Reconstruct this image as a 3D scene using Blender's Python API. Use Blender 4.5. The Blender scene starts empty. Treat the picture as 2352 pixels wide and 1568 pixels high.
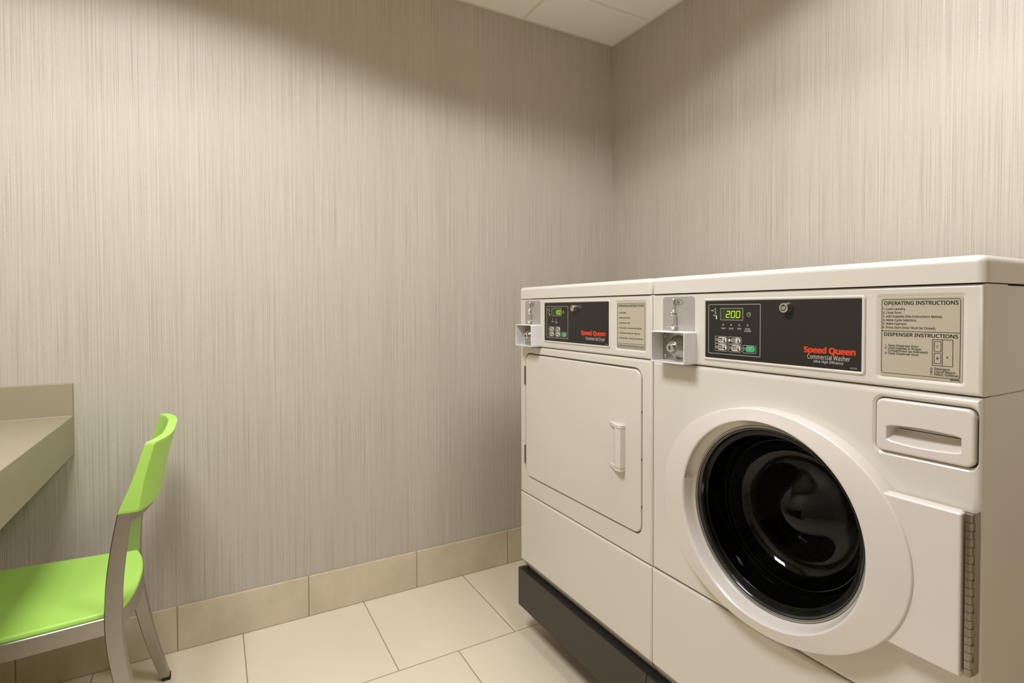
import bpy, bmesh, math, random
from mathutils import Vector
random.seed(4)
sc = bpy.context.scene
C = sc.collection

# ------------------------------------------------------------------ camera
cam_d = bpy.data.cameras.new('camera'); cam = bpy.data.objects.new('camera', cam_d); C.objects.link(cam)
sc.camera = cam
cam_d.sensor_width = 36.0; cam_d.sensor_fit = 'HORIZONTAL'
cam_d.lens = 1231.35 / 2352 * 36.0
cam_d.shift_y = -0.02122
cam_d.clip_start = 0.02
YAW, PITCH, ROLL = 1.06259568, -0.0196204, -0.0025074
_f = Vector((math.cos(YAW)*math.cos(PITCH), math.sin(YAW)*math.cos(PITCH), math.sin(PITCH)))
_r = _f.cross(Vector((0, 0, 1))).normalized(); _u = _r.cross(_f)
_c, _s = math.cos(ROLL), math.sin(ROLL)
R_, U_ = _c*_r + _s*_u, -_s*_r + _c*_u
from mathutils import Matrix
M = Matrix((( R_.x, U_.x, -_f.x, -1.84164574), (R_.y, U_.y, -_f.y, -2.21764187), (R_.z, U_.z, -_f.z, 1.20401904), (0, 0, 0, 1)))
cam.matrix_world = M

# ------------------------------------------------------------------ world, exposure, lamp level
w = bpy.data.worlds.new('world'); sc.world = w; w.use_nodes = True
w.node_tree.nodes['Background'].inputs[0].default_value = (0.9, 0.85, 0.75, 1)
w.node_tree.nodes['Background'].inputs[1].default_value = 0.0
sc.view_settings.view_transform = 'Standard'; sc.view_settings.look = 'None'
sc.view_settings.exposure = 0.0; sc.view_settings.gamma = 1.0; sc.view_settings.use_curve_mapping = False
LAMP = 42.5
LAMP_COL = (0.97, 1.0, 1.04, 1)
sc.cycles.max_bounces = 10; sc.cycles.diffuse_bounces = 6; sc.cycles.glossy_bounces = 5
sc.cycles.transparent_max_bounces = 12
sc.cycles.sample_clamp_indirect = 6.0

# ------------------------------------------------------------------ room numbers (metres, corner of the two seen walls = origin)
H = 2.577
XW, YB = -3.05, -3.4
# square recessed louvre lights: centre x, centre y, half size x, half size y, power in watts
LIGHTS = [(-2.14, -1.22, .29, .29, LAMP, 'square recessed louvre ceiling light near the desk'),
          (-.82, -1.70, .29, .29, LAMP*.54, 'square recessed louvre ceiling light above the washing machine')]
CUT0, CUT1, WING = .255, .325, .05       # cosines where the louvre starts and ends its cut-off, batwing boost
def photometry(ld):
    """parabolic-louvre light distribution: even light below the cut-off angle, none above it"""
    ld.use_nodes = True; t = ld.node_tree; e = t.nodes['Emission']
    g = t.nodes.new('ShaderNodeNewGeometry'); d = t.nodes.new('ShaderNodeVectorMath'); d.operation = 'DOT_PRODUCT'
    t.links.new(g.outputs['Incoming'], d.inputs[0]); t.links.new(g.outputs['Normal'], d.inputs[1])
    a = t.nodes.new('ShaderNodeMath'); a.operation = 'ABSOLUTE'; t.links.new(d.outputs['Value'], a.inputs[0])
    r = t.nodes.new('ShaderNodeMapRange'); r.interpolation_type = 'SMOOTHSTEP'; t.links.new(a.outputs[0], r.inputs[0]); r.inputs[1].default_value = CUT0; r.inputs[2].default_value = CUT1
    q = t.nodes.new('ShaderNodeMath'); q.operation = 'MULTIPLY'; t.links.new(a.outputs[0], q.inputs[0]); t.links.new(a.outputs[0], q.inputs[1])
    b = t.nodes.new('ShaderNodeMath'); b.operation = 'MULTIPLY_ADD'; t.links.new(q.outputs[0], b.inputs[0]); b.inputs[1].default_value = -WING; b.inputs[2].default_value = 1+WING
    m = t.nodes.new('ShaderNodeMath'); m.operation = 'MULTIPLY'; t.links.new(r.outputs[0], m.inputs[0]); t.links.new(b.outputs[0], m.inputs[1])
    t.links.new(m.outputs[0], e.inputs['Strength'])

# ------------------------------------------------------------------ materials
MATS = {}
def mat(name, col, rough=0.5, metal=0.0, coat=0.0, spec=0.5, emit=None, es=1.0):
    if name in MATS: return MATS[name]
    m = bpy.data.materials.new(name); m.use_nodes = True; b = m.node_tree.nodes['Principled BSDF']
    b.inputs['Base Color'].default_value = (*col, 1); b.inputs['Roughness'].default_value = rough
    b.inputs['Metallic'].default_value = metal; b.inputs['Coat Weight'].default_value = coat
    b.inputs['Coat Roughness'].default_value = 0.08
    b.inputs['Specular IOR Level'].default_value = spec
    if emit: b.inputs['Emission Color'].default_value = (*emit, 1); b.inputs['Emission Strength'].default_value = es
    MATS[name] = m; return m

class N:
    """small node builder"""
    def __init__(s, m): s.t = m.node_tree; s.b = s.t.nodes['Principled BSDF']
    def new(s, typ, **kw):
        n = s.t.nodes.new(typ)
        for k, v in kw.items(): setattr(n, k, v)
        return n
    def put(s, sock, v):
        if isinstance(v, bpy.types.NodeSocket): s.t.links.new(v, sock)
        else: sock.default_value = v
    def m(s, op, a, b=0.0, c=0.0):
        n = s.new('ShaderNodeMath', operation=op); s.put(n.inputs[0], a); s.put(n.inputs[1], b); s.put(n.inputs[2], c); return n.outputs[0]
    def mix(s, f, a, b):
        n = s.new('ShaderNodeMix', data_type='RGBA'); s.put(n.inputs[0], f)
        s.put(n.inputs[6], a if isinstance(a, bpy.types.NodeSocket) else (*a, 1)); s.put(n.inputs[7], b if isinstance(b, bpy.types.NodeSocket) else (*b, 1)); return n.outputs[2]
    def ramp(s, v, lo, hi):
        n = s.new('ShaderNodeMapRange'); s.put(n.inputs[0], v); n.inputs[1].default_value = lo; n.inputs[2].default_value = hi; return n.outputs[0]
    def pos(s):
        o = s.new('ShaderNodeNewGeometry').outputs['Position']; x = s.new('ShaderNodeSeparateXYZ'); s.t.links.new(o, x.inputs[0]); return x.outputs, o
    def noise(s, vec=None, w=None, scale=1.0, detail=2.0, rough=0.5, dim='3D'):
        n = s.new('ShaderNodeTexNoise', noise_dimensions=dim)
        if vec is not None: s.put(n.inputs['Vector'], vec)
        if w is not None: s.put(n.inputs['W'], w)
        n.inputs['Scale'].default_value = scale; n.inputs['Detail'].default_value = detail; n.inputs['Roughness'].default_value = rough
        return n.outputs[0]
    def comb(s, x, y, z):
        n = s.new('ShaderNodeCombineXYZ'); s.put(n.inputs[0], x); s.put(n.inputs[1], y); s.put(n.inputs[2], z); return n.outputs[0]
    def bump(s, h, strength, dist):
        n = s.new('ShaderNodeBump'); s.put(n.inputs['Height'], h); n.inputs['Strength'].default_value = strength; n.inputs['Distance'].default_value = dist
        s.t.links.new(n.outputs[0], s.b.inputs['Normal'])
    def col(s, v): s.put(s.b.inputs['Base Color'], v)

def wallpaper():
    m = mat('wallpaper', (0.5, 0.44, 0.36), 0.55, spec=0.35); n = N(m); p, o = n.pos()
    c = n.m('ADD', p[0], p[1])
    fine = n.noise(w=c, scale=420, detail=1, dim='1D'); mid = n.noise(w=n.m('ADD', c, 9.0), scale=120, detail=2, rough=.6, dim='1D')
    broad = n.noise(w=n.m('ADD', c, 3.0), scale=7, detail=2, dim='1D')
    # long broken threads: stretched strongly along the height
    thr = n.noise(vec=n.comb(n.m('MULTIPLY', c, 420), n.m('MULTIPLY', p[2], 2.2), 0.0), scale=1, detail=1)
    speck = n.noise(vec=n.comb(n.m('MULTIPLY', c, 480), n.m('MULTIPLY', p[2], 170), 4.0), scale=1, detail=1)
    h = n.m('ADD', n.m('MULTIPLY', n.ramp(fine, .25, .75), .50), n.m('MULTIPLY', n.ramp(mid, .25, .75), .30))
    h = n.m('ADD', h, n.m('MULTIPLY', n.ramp(broad, .2, .8), .14))
    line = n.m('MULTIPLY', n.ramp(thr, .60, .70), n.ramp(speck, .42, .58))
    dark = n.m('MULTIPLY', n.ramp(thr, .40, .32), 1.0)
    base = n.mix(h, (0.430, 0.376, 0.305), (0.600, 0.540, 0.462))
    base = n.mix(n.m('MULTIPLY', dark, .38), base, (0.31, 0.262, 0.205))
    base = n.mix(n.m('MULTIPLY', line, .55), base, (0.80, 0.755, 0.67))
    base = n.mix(n.m('MULTIPLY', n.ramp(speck, .5, .8), .22), base, (0.36, 0.318, 0.262))
    n.col(base)
    hh = n.m('ADD', n.m('ADD', h, n.m('MULTIPLY', line, .8)), n.m('MULTIPLY', n.m('SUBTRACT', speck, dark), .45))
    n.bump(hh, 0.55, 0.0011)
    return m

def tile_mat():
    m = mat('floor_tile', (0.7, 0.6, 0.46), 0.38, spec=0.4); n = N(m); p, o = n.pos()
    v = n.m('MULTIPLY', p[1], -1.0); row = n.m('FLOOR', n.m('DIVIDE', v, 0.4915))
    odd = n.m('MODULO', n.m('ADD', row, 100.0), 2.0)
    u = n.m('DIVIDE', n.m('ADD', n.m('ADD', p[0], 100*0.4445 + 0.8700), n.m('MULTIPLY', odd, 0.2297)), 0.4445)
    fu = n.m('FRACT', u); fv = n.m('FRACT', n.m('DIVIDE', v, 0.4915))
    du = n.m('MULTIPLY', n.m('MINIMUM', fu, n.m('SUBTRACT', 1.0, fu)), 0.4445)
    dv = n.m('MULTIPLY', n.m('MINIMUM', fv, n.m('SUBTRACT', 1.0, fv)), 0.4915)
    d = n.m('MINIMUM', du, dv)
    g = n.ramp(d, 0.0024, 0.0016)
    cid = n.m('ADD', n.m('FLOOR', u), n.m('MULTIPLY', row, 7.3))
    n1 = n.noise(vec=n.comb(p[0], p[1], n.m('MULTIPLY', cid, 3.1)), scale=2.2, detail=5, rough=.62)
    n2 = n.noise(vec=n.comb(n.m('MULTIPLY', p[0], 3.0), n.m('MULTIPLY', p[1], 9.0), n.m('MULTIPLY', cid, 1.7)), scale=2.0, detail=6, rough=.7)
    tv = n.m('MULTIPLY', n.ramp(n.m('SINE', n.m('MULTIPLY', cid, 12.9)), -1, 1), .25)
    f = n.m('ADD', n.m('MULTIPLY', n.ramp(n1, .32, .68), .55), tv)
    base = n.mix(f, (0.700, 0.600, 0.445), (0.785, 0.695, 0.540))
    base = n.mix(n.m('MULTIPLY', n.ramp(n2, .62, .78), .35), base, (0.59, 0.51, 0.37))
    n.col(n.mix(g, base, (0.36, 0.30, 0.21)))
    n.bump(n.m('SUBTRACT', n.m('MULTIPLY', n2, .08), g), 0.5, 0.0012)
    return m

def stone_tile(name, a, b):
    m = mat(name, a, 0.42, spec=0.4); n = N(m); p, o = n.pos()
    n1 = n.noise(vec=n.comb(n.m('MULTIPLY', p[0], 1.4), p[1], p[2]), scale=5, detail=5, rough=.62)
    n2 = n.noise(vec=o, scale=26, detail=5, rough=.7)
    base = n.mix(n.ramp(n1, .33, .66), a, b)
    n.col(n.mix(n.m('MULTIPLY', n.ramp(n2, .64, .8), .4), base, (a[0]*.7, a[1]*.68, a[2]*.62))); return m

def ceiling_mat():
    m = mat('ceiling_tile', (0.72, 0.68, 0.58), 0.9, spec=0.2); n = N(m); p, o = n.pos()
    a = n.noise(vec=o, scale=230, detail=2); b = n.noise(vec=o, scale=45, detail=3, rough=.7)
    pit = n.m('MULTIPLY', n.ramp(a, .66, .74), n.ramp(b, .5, .62))
    n.col(n.mix(n.m('MULTIPLY', pit, .6), (0.93, 0.90, 0.84), (0.55, 0.48, 0.38)))
    n.bump(n.m('SUBTRACT', n.m('MULTIPLY', b, .3), pit), 0.3, 0.001); return m

def brushed():
    m = mat('brushed_aluminium', (0.44, 0.415, 0.375), 0.34, metal=1.0); n = N(m); p, o = n.pos()
    a = n.noise(vec=n.comb(n.m('MULTIPLY', p[0], 60), n.m('MULTIPLY', p[1], 30), n.m('MULTIPLY', p[2], 500)), scale=1, detail=3)
    s = n.noise(vec=o, scale=35, detail=4, rough=.7)
    n.put(n.b.inputs['Roughness'], n.m('ADD', n.m('MULTIPLY', a, .18), .27))
    n.col(n.mix(n.m('MULTIPLY', n.ramp(s, .68, .76), .4), (0.43, 0.405, 0.365), (0.64, 0.61, 0.56)))
    n.bump(a, 0.12, 0.0004); return m

def plastic_green():
    m = mat('green_plastic', (0.44, 0.75, 0.13), 0.42, spec=0.4); n = N(m); p, o = n.pos()
    a = n.noise(vec=o, scale=900, detail=2); n.bump(a, 0.22, 0.0004); return m

def laminate():
    m = mat('desk_laminate', (0.30, 0.26, 0.17), 0.38, spec=0.4); n = N(m); p, o = n.pos()
    a = n.noise(vec=o, scale=420, detail=2); n.col(n.mix(n.ramp(a, .35, .65), (0.315, 0.272, 0.178), (0.352, 0.306, 0.205))); return m

def enamel():
    m = mat('white_enamel', (0.72, 0.675, 0.60), 0.22, spec=0.5, coat=0.35); n = N(m); p, o = n.pos()
    a = n.noise(vec=o, scale=2.5, detail=1); b = n.noise(vec=o, scale=700, detail=1)
    n.col(n.mix(n.ramp(a, .3, .7), (0.665, 0.620, 0.545), (0.685, 0.643, 0.572)))
    n.bump(b, 0.04, 0.0003); return m

def drum_mat():
    m = mat('perforated_drum_steel', (0.4, 0.39, 0.37), 0.3, metal=1.0); n = N(m)
    tc = n.new('ShaderNodeUVMap'); x = n.new('ShaderNodeSeparateXYZ'); n.t.links.new(tc.outputs[0], x.inputs[0])
    u = n.m('MULTIPLY', x.outputs[0], 190.0); v = n.m('MULTIPLY', x.outputs[1], 36.0)
    fu = n.m('SUBTRACT', n.m('FRACT', n.m('ADD', u, n.m('MULTIPLY', n.m('MODULO', n.m('FLOOR', v), 2.0), .5))), .5)
    fv = n.m('SUBTRACT', n.m('FRACT', v), .5)
    d = n.m('SQRT', n.m('ADD', n.m('MULTIPLY', fu, fu), n.m('MULTIPLY', fv, fv)))
    hole = n.ramp(d, .24, .19)
    n.col(n.mix(hole, (0.42, 0.40, 0.37), (0.01, 0.01, 0.01)))
    n.put(n.b.inputs['Metallic'], n.m('SUBTRACT', 1.0, hole)); n.bump(n.m('SUBTRACT', 0.0, hole), .5, .002); return m

def glass_mat():
    m = bpy.data.materials.new('tinted_door_glass'); m.use_nodes = True; t = m.node_tree; t.nodes.clear()
    o = t.nodes.new('ShaderNodeOutputMaterial'); mx = t.nodes.new('ShaderNodeMixShader'); fr = t.nodes.new('ShaderNodeFresnel'); fr.inputs[0].default_value = 1.42
    tr = t.nodes.new('ShaderNodeBsdfTransparent'); tr.inputs[0].default_value = (0.36, 0.37, 0.34, 1)
    gl = t.nodes.new('ShaderNodeBsdfGlossy'); gl.inputs['Roughness'].default_value = 0.03; gl.inputs[0].default_value = (.75, .75, .72, 1)
    t.links.new(fr.outputs[0], mx.inputs[0]); t.links.new(tr.outputs[0], mx.inputs[1]); t.links.new(gl.outputs[0], mx.inputs[2]); t.links.new(mx.outputs[0], o.inputs[0])
    return m

M_wall, M_floor, M_ceil = wallpaper(), tile_mat(), ceiling_mat()
M_base = stone_tile('baseboard_tile', (0.55, 0.475, 0.335), (0.65, 0.56, 0.41))
M_grout = mat('grout', (0.34, 0.29, 0.20), 0.9)
M_grid = mat('painted_grid', (0.80, 0.77, 0.66), 0.5)
M_alu, M_green, M_lam, M_white = brushed(), plastic_green(), laminate(), enamel()
M_whiteplastic = mat('white_plastic', (0.69, 0.635, 0.58), 0.25, coat=0.4)
M_boxpaint = mat('cool_white_paint', (0.70, 0.68, 0.655), 0.35)
M_chrome = mat('chrome', (0.78, 0.76, 0.72), 0.10, metal=1.0)
M_steel = mat('stainless_steel', (0.47, 0.45, 0.41), 0.22, metal=1.0)
M_hinge = mat('hinge_steel', (0.40, 0.36, 0.30), 0.30, metal=1.0)
M_plate = mat('grey_faceplate', (0.50, 0.475, 0.44), 0.42, metal=0.55)
M_black = mat('black_panel_film', (0.022, 0.0185, 0.0155), 0.42, spec=0.35)
M_rubber = mat('black_rubber', (0.012, 0.012, 0.011), 0.45)
M_gloss = mat('gloss_black_plastic', (0.012, 0.013, 0.012), 0.12, coat=0.5)
M_gap = mat('dark_gap', (0.04, 0.036, 0.03), 0.8)
M_outline = mat('pale_print', (0.62, 0.59, 0.53), 0.5)
M_sticker = mat('beige_sticker', (0.475, 0.425, 0.320), 0.5)
M_ink = mat('black_ink', (0.014, 0.012, 0.009), 0.6, spec=.2)
M_red = mat('orange_red_print', (0.72, 0.055, 0.012), 0.45)
M_key = mat('pale_button', (0.60, 0.565, 0.49), 0.4)
M_keygreen = mat('green_button', (0.045, 0.42, 0.17), 0.4)
M_dispbg = mat('display_window', (0.030, 0.035, 0.010), 0.15, emit=(0.10, 0.13, 0.01), es=0.07)
M_digit = mat('lit_digit', (0.3, 0.5, 0.02), 0.4, emit=(0.55, 0.95, 0.04), es=1.15)
M_lampon = mat('lit_indicator', (0.3, 0.5, 0.02), 0.4, emit=(0.50, 0.95, 0.08), es=1.0)
M_lampoff = mat('unlit_indicator', (0.22, 0.21, 0.17), 0.35)
M_plinth = mat('dark_bronze_paint', (0.040, 0.033, 0.025), 0.42, spec=0.4)
M_drum, M_glass = drum_mat(), glass_mat()
M_hole = mat('key_slot_black', (0.01, 0.01, 0.01), 0.6)
M_cable = mat('housing_white', (0.75, 0.74, 0.70), 0.5)

# ------------------------------------------------------------------ mesh helpers
ORG = {}
def obj(name, bm, m, parent=None, smooth=35, mods=None):
    me = bpy.data.meshes.new(name); bmesh.ops.recalc_face_normals(bm, faces=bm.faces) if smooth != -1 else None
    bm.to_mesh(me); bm.free()
    root = parent
    off = Vector((0, 0, 0)); q = parent
    while q is not None: off += q.location; q = q.parent
    o = bpy.data.objects.new(name, me); C.objects.link(o)
    if parent is not None: me.transform(Matrix.Translation(-off)); o.parent = parent
    me.materials.append(m)
    if smooth > 0:
        for p in me.polygons: p.use_smooth = True
        me.set_sharp_from_angle(angle=math.radians(smooth))
        wn = o.modifiers.new('weighted', 'WEIGHTED_NORMAL'); wn.keep_sharp = True; wn.weight = 80
    return o
def struct(name, bm, m, parent=None, smooth=30):
    o = obj(name, bm, m, parent, smooth)
    o['kind'] = 'structure'; return o
def thing(name, label, cat, loc):
    o = bpy.data.objects.new(name, None); C.objects.link(o); o.location = loc; o.empty_display_size = .1
    o['label'] = label; o['category'] = cat; return o
def bx(bm, x0, x1, y0, y1, z0, z1, bev=0.0, seg=3, sel=None):
    r = bmesh.ops.create_cube(bm, size=1.0); vs = r['verts']
    for v in vs: v.co = Vector(((x0+x1)/2 + v.co.x*abs(x1-x0), (y0+y1)/2 + v.co.y*abs(y1-y0), (z0+z1)/2 + v.co.z*abs(z1-z0)))
    if bev:
        es = [e for e in {e for v in vs for e in v.link_edges} if sel is None or sel(e)]
        bmesh.ops.bevel(bm, geom=es, offset=bev, segments=seg, affect='EDGES', profile=0.5)
    return bm
def nb(): return bmesh.new()
def box(*a, **k): return bx(nb(), *a, **k)
def loft(bm, rings, cap0=True, cap1=True, closed=True):
    L = [[bm.verts.new(p) for p in r] for r in rings]; n = len(L[0])
    for a, b in zip(L, L[1:]):
        for i in range(n if closed else n-1):
            j = (i+1) % n
            try: bm.faces.new((a[i], a[j], b[j], b[i]))
            except ValueError: pass
    if cap0: bm.faces.new(L[0][::-1])
    if cap1: bm.faces.new(L[-1])
    return L
def rr(ya, yb, z0, z1, r, k=6):
    """rounded rectangle outline in the y,z plane, list of (y,z)"""
    y0, y1 = min(ya, yb), max(ya, yb); r = max(min(r, (y1-y0)/2-1e-5, (z1-z0)/2-1e-5), 1e-5); P = []
    for cy, cz, a0 in ((y1-r, z1-r, 0), (y0+r, z1-r, 90), (y0+r, z0+r, 180), (y1-r, z0+r, 270)):
        for i in range(k+1):
            a = math.radians(a0 + 90*i/k); P.append((cy + r*math.cos(a), cz + r*math.sin(a)))
    return P
def rplate(bm, ya, yb, z0, z1, r, xb, xf, bev=0.0, seg=4, k=6):
    """rounded plate between x=xb (back) and x=xf (front, towards -x) with a rounded front edge"""
    y0, y1 = min(ya, yb), max(ya, yb)
    def ring(x, i): return [(x, y, z) for y, z in rr(y0+i, y1-i, z0+i, z1-i, r-i, k)]
    R = [ring(xb, 0)]
    if bev:
        for s in range(seg+1):
            a = math.pi/2*s/seg; R.append(ring(xf + bev*(1-math.sin(a)), bev*(1-math.cos(a))))
    else: R.append(ring(xf, 0))
    loft(bm, R); return bm
def rframe(bm, ya, yb, z0, z1, r, wdt, xb, xf):
    """thin rounded outline band"""
    y0, y1 = min(ya, yb), max(ya, yb)
    def ring(x, i): return [(x, y, z) for y, z in rr(y0+i, y1-i, z0+i, z1-i, r-i)]
    loft(bm, [ring(xb, 0), ring(xf, 0), ring(xf, wdt), ring(xb, wdt)], False, False); return bm
def disc(bm, y, z, r, xb, xf, n=24, bev=0.0, r2=None):
    r2 = r if r2 is None else r2
    def ring(x, q): return [(x, y+q*math.cos(2*math.pi*i/n), z+q*math.sin(2*math.pi*i/n)) for i in range(n)]
    R = [ring(xb, r)]
    if bev: R += [ring(xf+bev, r2), ring(xf+bev*.3, r2-bev*.3), ring(xf, r2-bev)]
    else: R.append(ring(xf, r2))
    loft(bm, R); return bm
def ringband(bm, y, z, r0, r1, xb, xf, n=32):
    def ring(x, q): return [(x, y+q*math.cos(2*math.pi*i/n), z+q*math.sin(2*math.pi*i/n)) for i in range(n)]
    loft(bm, [ring(xb, r1), ring(xf, r1), ring(xf, r0), ring(xb, r0)], False, False); return bm
def lathe_x(bm, cy, cz, prof, n=96, cap0=False, cap1=False):
    """revolve (x, radius) profile about an axis parallel to x"""
    loft(bm, [[(x, cy+r*math.cos(2*math.pi*i/n), cz+r*math.sin(2*math.pi*i/n)) for i in range(n)] for x, r in prof], cap0, cap1); return bm
def tube(bm, pts, r, n=10):
    pts = [Vector(p) for p in pts]; rs = r if isinstance(r, (list, tuple)) else [r]*len(pts); R = []
    for i, p in enumerate(pts):
        t = (pts[min(i+1, len(pts)-1)] - pts[max(i-1, 0)]).normalized()
        a = t.cross(Vector((0, 0, 1))); a = a if a.length > .1 else t.cross(Vector((0, 1, 0))); a.normalize(); b = t.cross(a)
        R.append([p + rs[i]*(a*math.cos(2*math.pi*k/n) + b*math.sin(2*math.pi*k/n)) for k in range(n)])
    loft(bm, R); return bm
def boolean(bm, cutter):
    a = bpy.data.meshes.new('a'); b = bpy.data.meshes.new('b')
    for q in (bm, cutter): bmesh.ops.recalc_face_normals(q, faces=q.faces)
    bm.to_mesh(a); cutter.to_mesh(b); bm.free(); cutter.free()
    oa = bpy.data.objects.new('a', a); ob = bpy.data.objects.new('b', b); C.objects.link(oa); C.objects.link(ob)
    md = oa.modifiers.new('m', 'BOOLEAN'); md.object = ob; md.operation = 'DIFFERENCE'; md.solver = 'EXACT'
    dg = bpy.context.evaluated_depsgraph_get(); dg.update()
    r = bpy.data.meshes.new_from_object(oa.evaluated_get(dg)); out = bmesh.new(); out.from_mesh(r)
    for o in (oa, ob): bpy.data.objects.remove(o)
    for q in (a, b, r): bpy.data.meshes.remove(q)
    return out
try: FONT = bpy.data.fonts.load(bpy.utils.system_resource('DATAFILES') + '/fonts/NotoSansHebrew-Regular.woff2')     # Blender's own bundled interface font
except Exception: FONT = None
_TC = {}
def glyphs(s, bold=0.0, shear=0.0):
    key = (s, bold, shear)
    if key not in _TC:
        c = bpy.data.curves.new('t', 'FONT'); c.body = s; c.size = 1; c.font = FONT or c.font; c.offset = 0.0; c.shear = shear; c.resolution_u = 3
        o = bpy.data.objects.new('t', c); C.objects.link(o); dg = bpy.context.evaluated_depsgraph_get(); dg.update()
        me = bpy.data.meshes.new_from_object(o.evaluated_get(dg)); vs = [tuple(v.co) for v in me.vertices]; fs = [tuple(p.vertices) for p in me.polygons]
        bpy.data.objects.remove(o); bpy.data.curves.remove(c); bpy.data.meshes.remove(me); _TC[key] = (vs, fs)
    return _TC[key]
CAP = {}
def text(bm, s, yl, yr, z0, z1, x, bold=0.0, shear=0.0):
    """flat lettering on a face that looks towards -x; baseline z0, capital height z1-z0"""
    vs, fs = glyphs(s, bold, shear)
    hk = (bold,)
    if hk not in CAP: hv = glyphs('H', bold)[0]; CAP[hk] = max(v[1] for v in hv)
    xs = [v[0] for v in vs]; a, b = min(xs), max(xs); sx = (yr-yl)/(b-a); sz = (z1-z0)/CAP[hk]
    sh = [(0, 0)] if bold < .005 else [(i*bold*.5, j*bold*.35) for i in (-1, 0, 1) for j in (-1, 1)]   # heavier weight by overprinting
    k = abs((yr-yl)/(b-a)); sx *= 1 - bold/(b-a)
    for n_, (ox, oz) in enumerate(sh):
        for k_, f in enumerate(fs):
            xx = x + n_*.00004 + (k_ % 11)*.0000032
            bm.faces.new([bm.verts.new((xx, yl + (vs[i][0]-a+ox+bold*.5)*sx, z0 + (vs[i][1]+oz)*sz)) for i in f])
def quad(bm, pts, x):
    bm.faces.new([bm.verts.new((x, y, z)) for y, z in pts])
def stroke(bm, y0, z0, y1, z1, t, x):
    d = Vector((y1-y0, z1-z0)).normalized()*t/2; n = Vector((-d.y, d.x))
    quad(bm, [(y0+n.x, z0+n.y), (y1+n.x, z1+n.y), (y1-n.x, z1-n.y), (y0-n.x, z0-n.y)], x)

# ------------------------------------------------------------------ room
T = .1
struct('floor', box(XW-T, T, YB-T, T, -T, 0), M_floor)
struct('wall_left', box(XW-T, T, 0, T, 0, H+.25), M_wall)
struct('wall_right', box(0, T, YB-T, 0, 0, H+.25), M_wall)
struct('wall_rear', box(XW-T, T, YB-T, YB, 0, H+.25), M_wall)
struct('wall_side', box(XW-T, XW, YB, 0, 0, H+.25), M_wall)

# baseboard: cut tiles with grout between
def baseboard(name, along, a0, a1, seams, side):
    bm = nb(); hb = .1575; t = .010; cuts = [a0] + [s for s in seams if a0 < s < a1] + [a1]
    for p, q in zip(cuts, cuts[1:]):
        g = .0018
        if along == 'x': bx(bm, p+g, q-g, side*0-t if side == 0 else side, 0 if side == 0 else side+t, .0015, hb, .0022, 2)
        else: bx(bm, side-t if side == 0 else side, side if side == 0 else side+t, p+g, q-g, .0015, hb, .0022, 2)
    o = struct(name, bm, M_base)
    g = nb()
    if along == 'x': bx(g, a0, a1, -t+.002 if side == 0 else side, 0 if side == 0 else side+t-.002, 0, hb-.003)
    else: bx(g, -t+.002 if side == 0 else side, 0 if side == 0 else side+t-.002, a0, a1, 0, hb-.003)
    struct('grout', g, M_grout, o)
sx = [-.6365-.4415*k+.4415 for k in range(8)]
baseboard('baseboard_left', 'x', XW, -.012, sorted([-.195, -.6365, -1.0854, -1.5272, -1.9656, -2.3978, -2.83]), 0)
baseboard('baseboard_right', 'y', YB, -.012, sorted([-.44*k for k in range(1, 8)]), 0)
baseboard('baseboard_rear', 'x', XW, 0, sorted(sx), YB)

# ceiling: lay-in tiles in a painted grid, with an opening for the light
gx = [0, -.543] + [-.543-.61*k for k in range(1, 5)]; gx = [g for g in gx if g > XW] + [XW]
gy = [0, -.28] + [-.28-.61*k for k in range(1, 6)]; gy = [g for g in gy if g > YB] + [YB]
bm = nb()
for i in range(len(gx)-1):
    for j in range(len(gy)-1):
        x1, x0, y1, y0 = gx[i], gx[i+1], gy[j], gy[j+1]; cx, cy = (x0+x1)/2, (y0+y1)/2
        holes = [L for L in LIGHTS if x0 < L[0]+L[2]+.01 and x1 > L[0]-L[2]-.01 and y0 < L[1]+L[3]+.01 and y1 > L[1]-L[3]-.01]
        tb = box(x0+.009, x1-.009, y0+.009, y1-.009, H-.002, H+.016, .003, 2)
        for L in holes: tb = boolean(tb, box(L[0]-L[2]-.008, L[0]+L[2]+.008, L[1]-L[3]-.008, L[1]+L[3]+.008, H-.2, H+.2))
        tm = bpy.data.meshes.new('t'); tb.to_mesh(tm); tb.free(); bm.from_mesh(tm); bpy.data.meshes.remove(tm)
ce = struct('ceiling', bm, M_ceil)
bm = nb()
for g in gx[1:-1]:
    cuts = sorted([(L[1]-L[3]-.008, L[1]+L[3]+.008) for L in LIGHTS if abs(g-L[0]) < L[2]+.02]); y_ = YB
    for c0, c1 in cuts + [(0, 0)]: bx(bm, g-.010, g+.010, y_, c0, H+.003, H+.012); y_ = c1
for g in gy[1:-1]:
    cuts = sorted([(L[0]-L[2]-.008, L[0]+L[2]+.008) for L in LIGHTS if abs(g-L[1]) < L[3]+.02]); x_ = XW
    for c0, c1 in cuts + [(0, 0)]: bx(bm, x_, c0, g-.010, g+.010, H+.0035, H+.0125); x_ = c1
for a in ((XW, 0, -.014, 0), (-.014, 0, YB+.014, -.014), (XW, 0, YB, YB+.014), (XW, XW+.014, YB+.014, -.014)): bx(bm, a[0], a[1], a[2], a[3], H-.003, H+.004)
struct('ceiling_grid', bm, M_grid, ce)
struct('ceiling_void', box(XW, 0, YB, 0, H+.235, H+.25), M_grid, ce)

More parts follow.
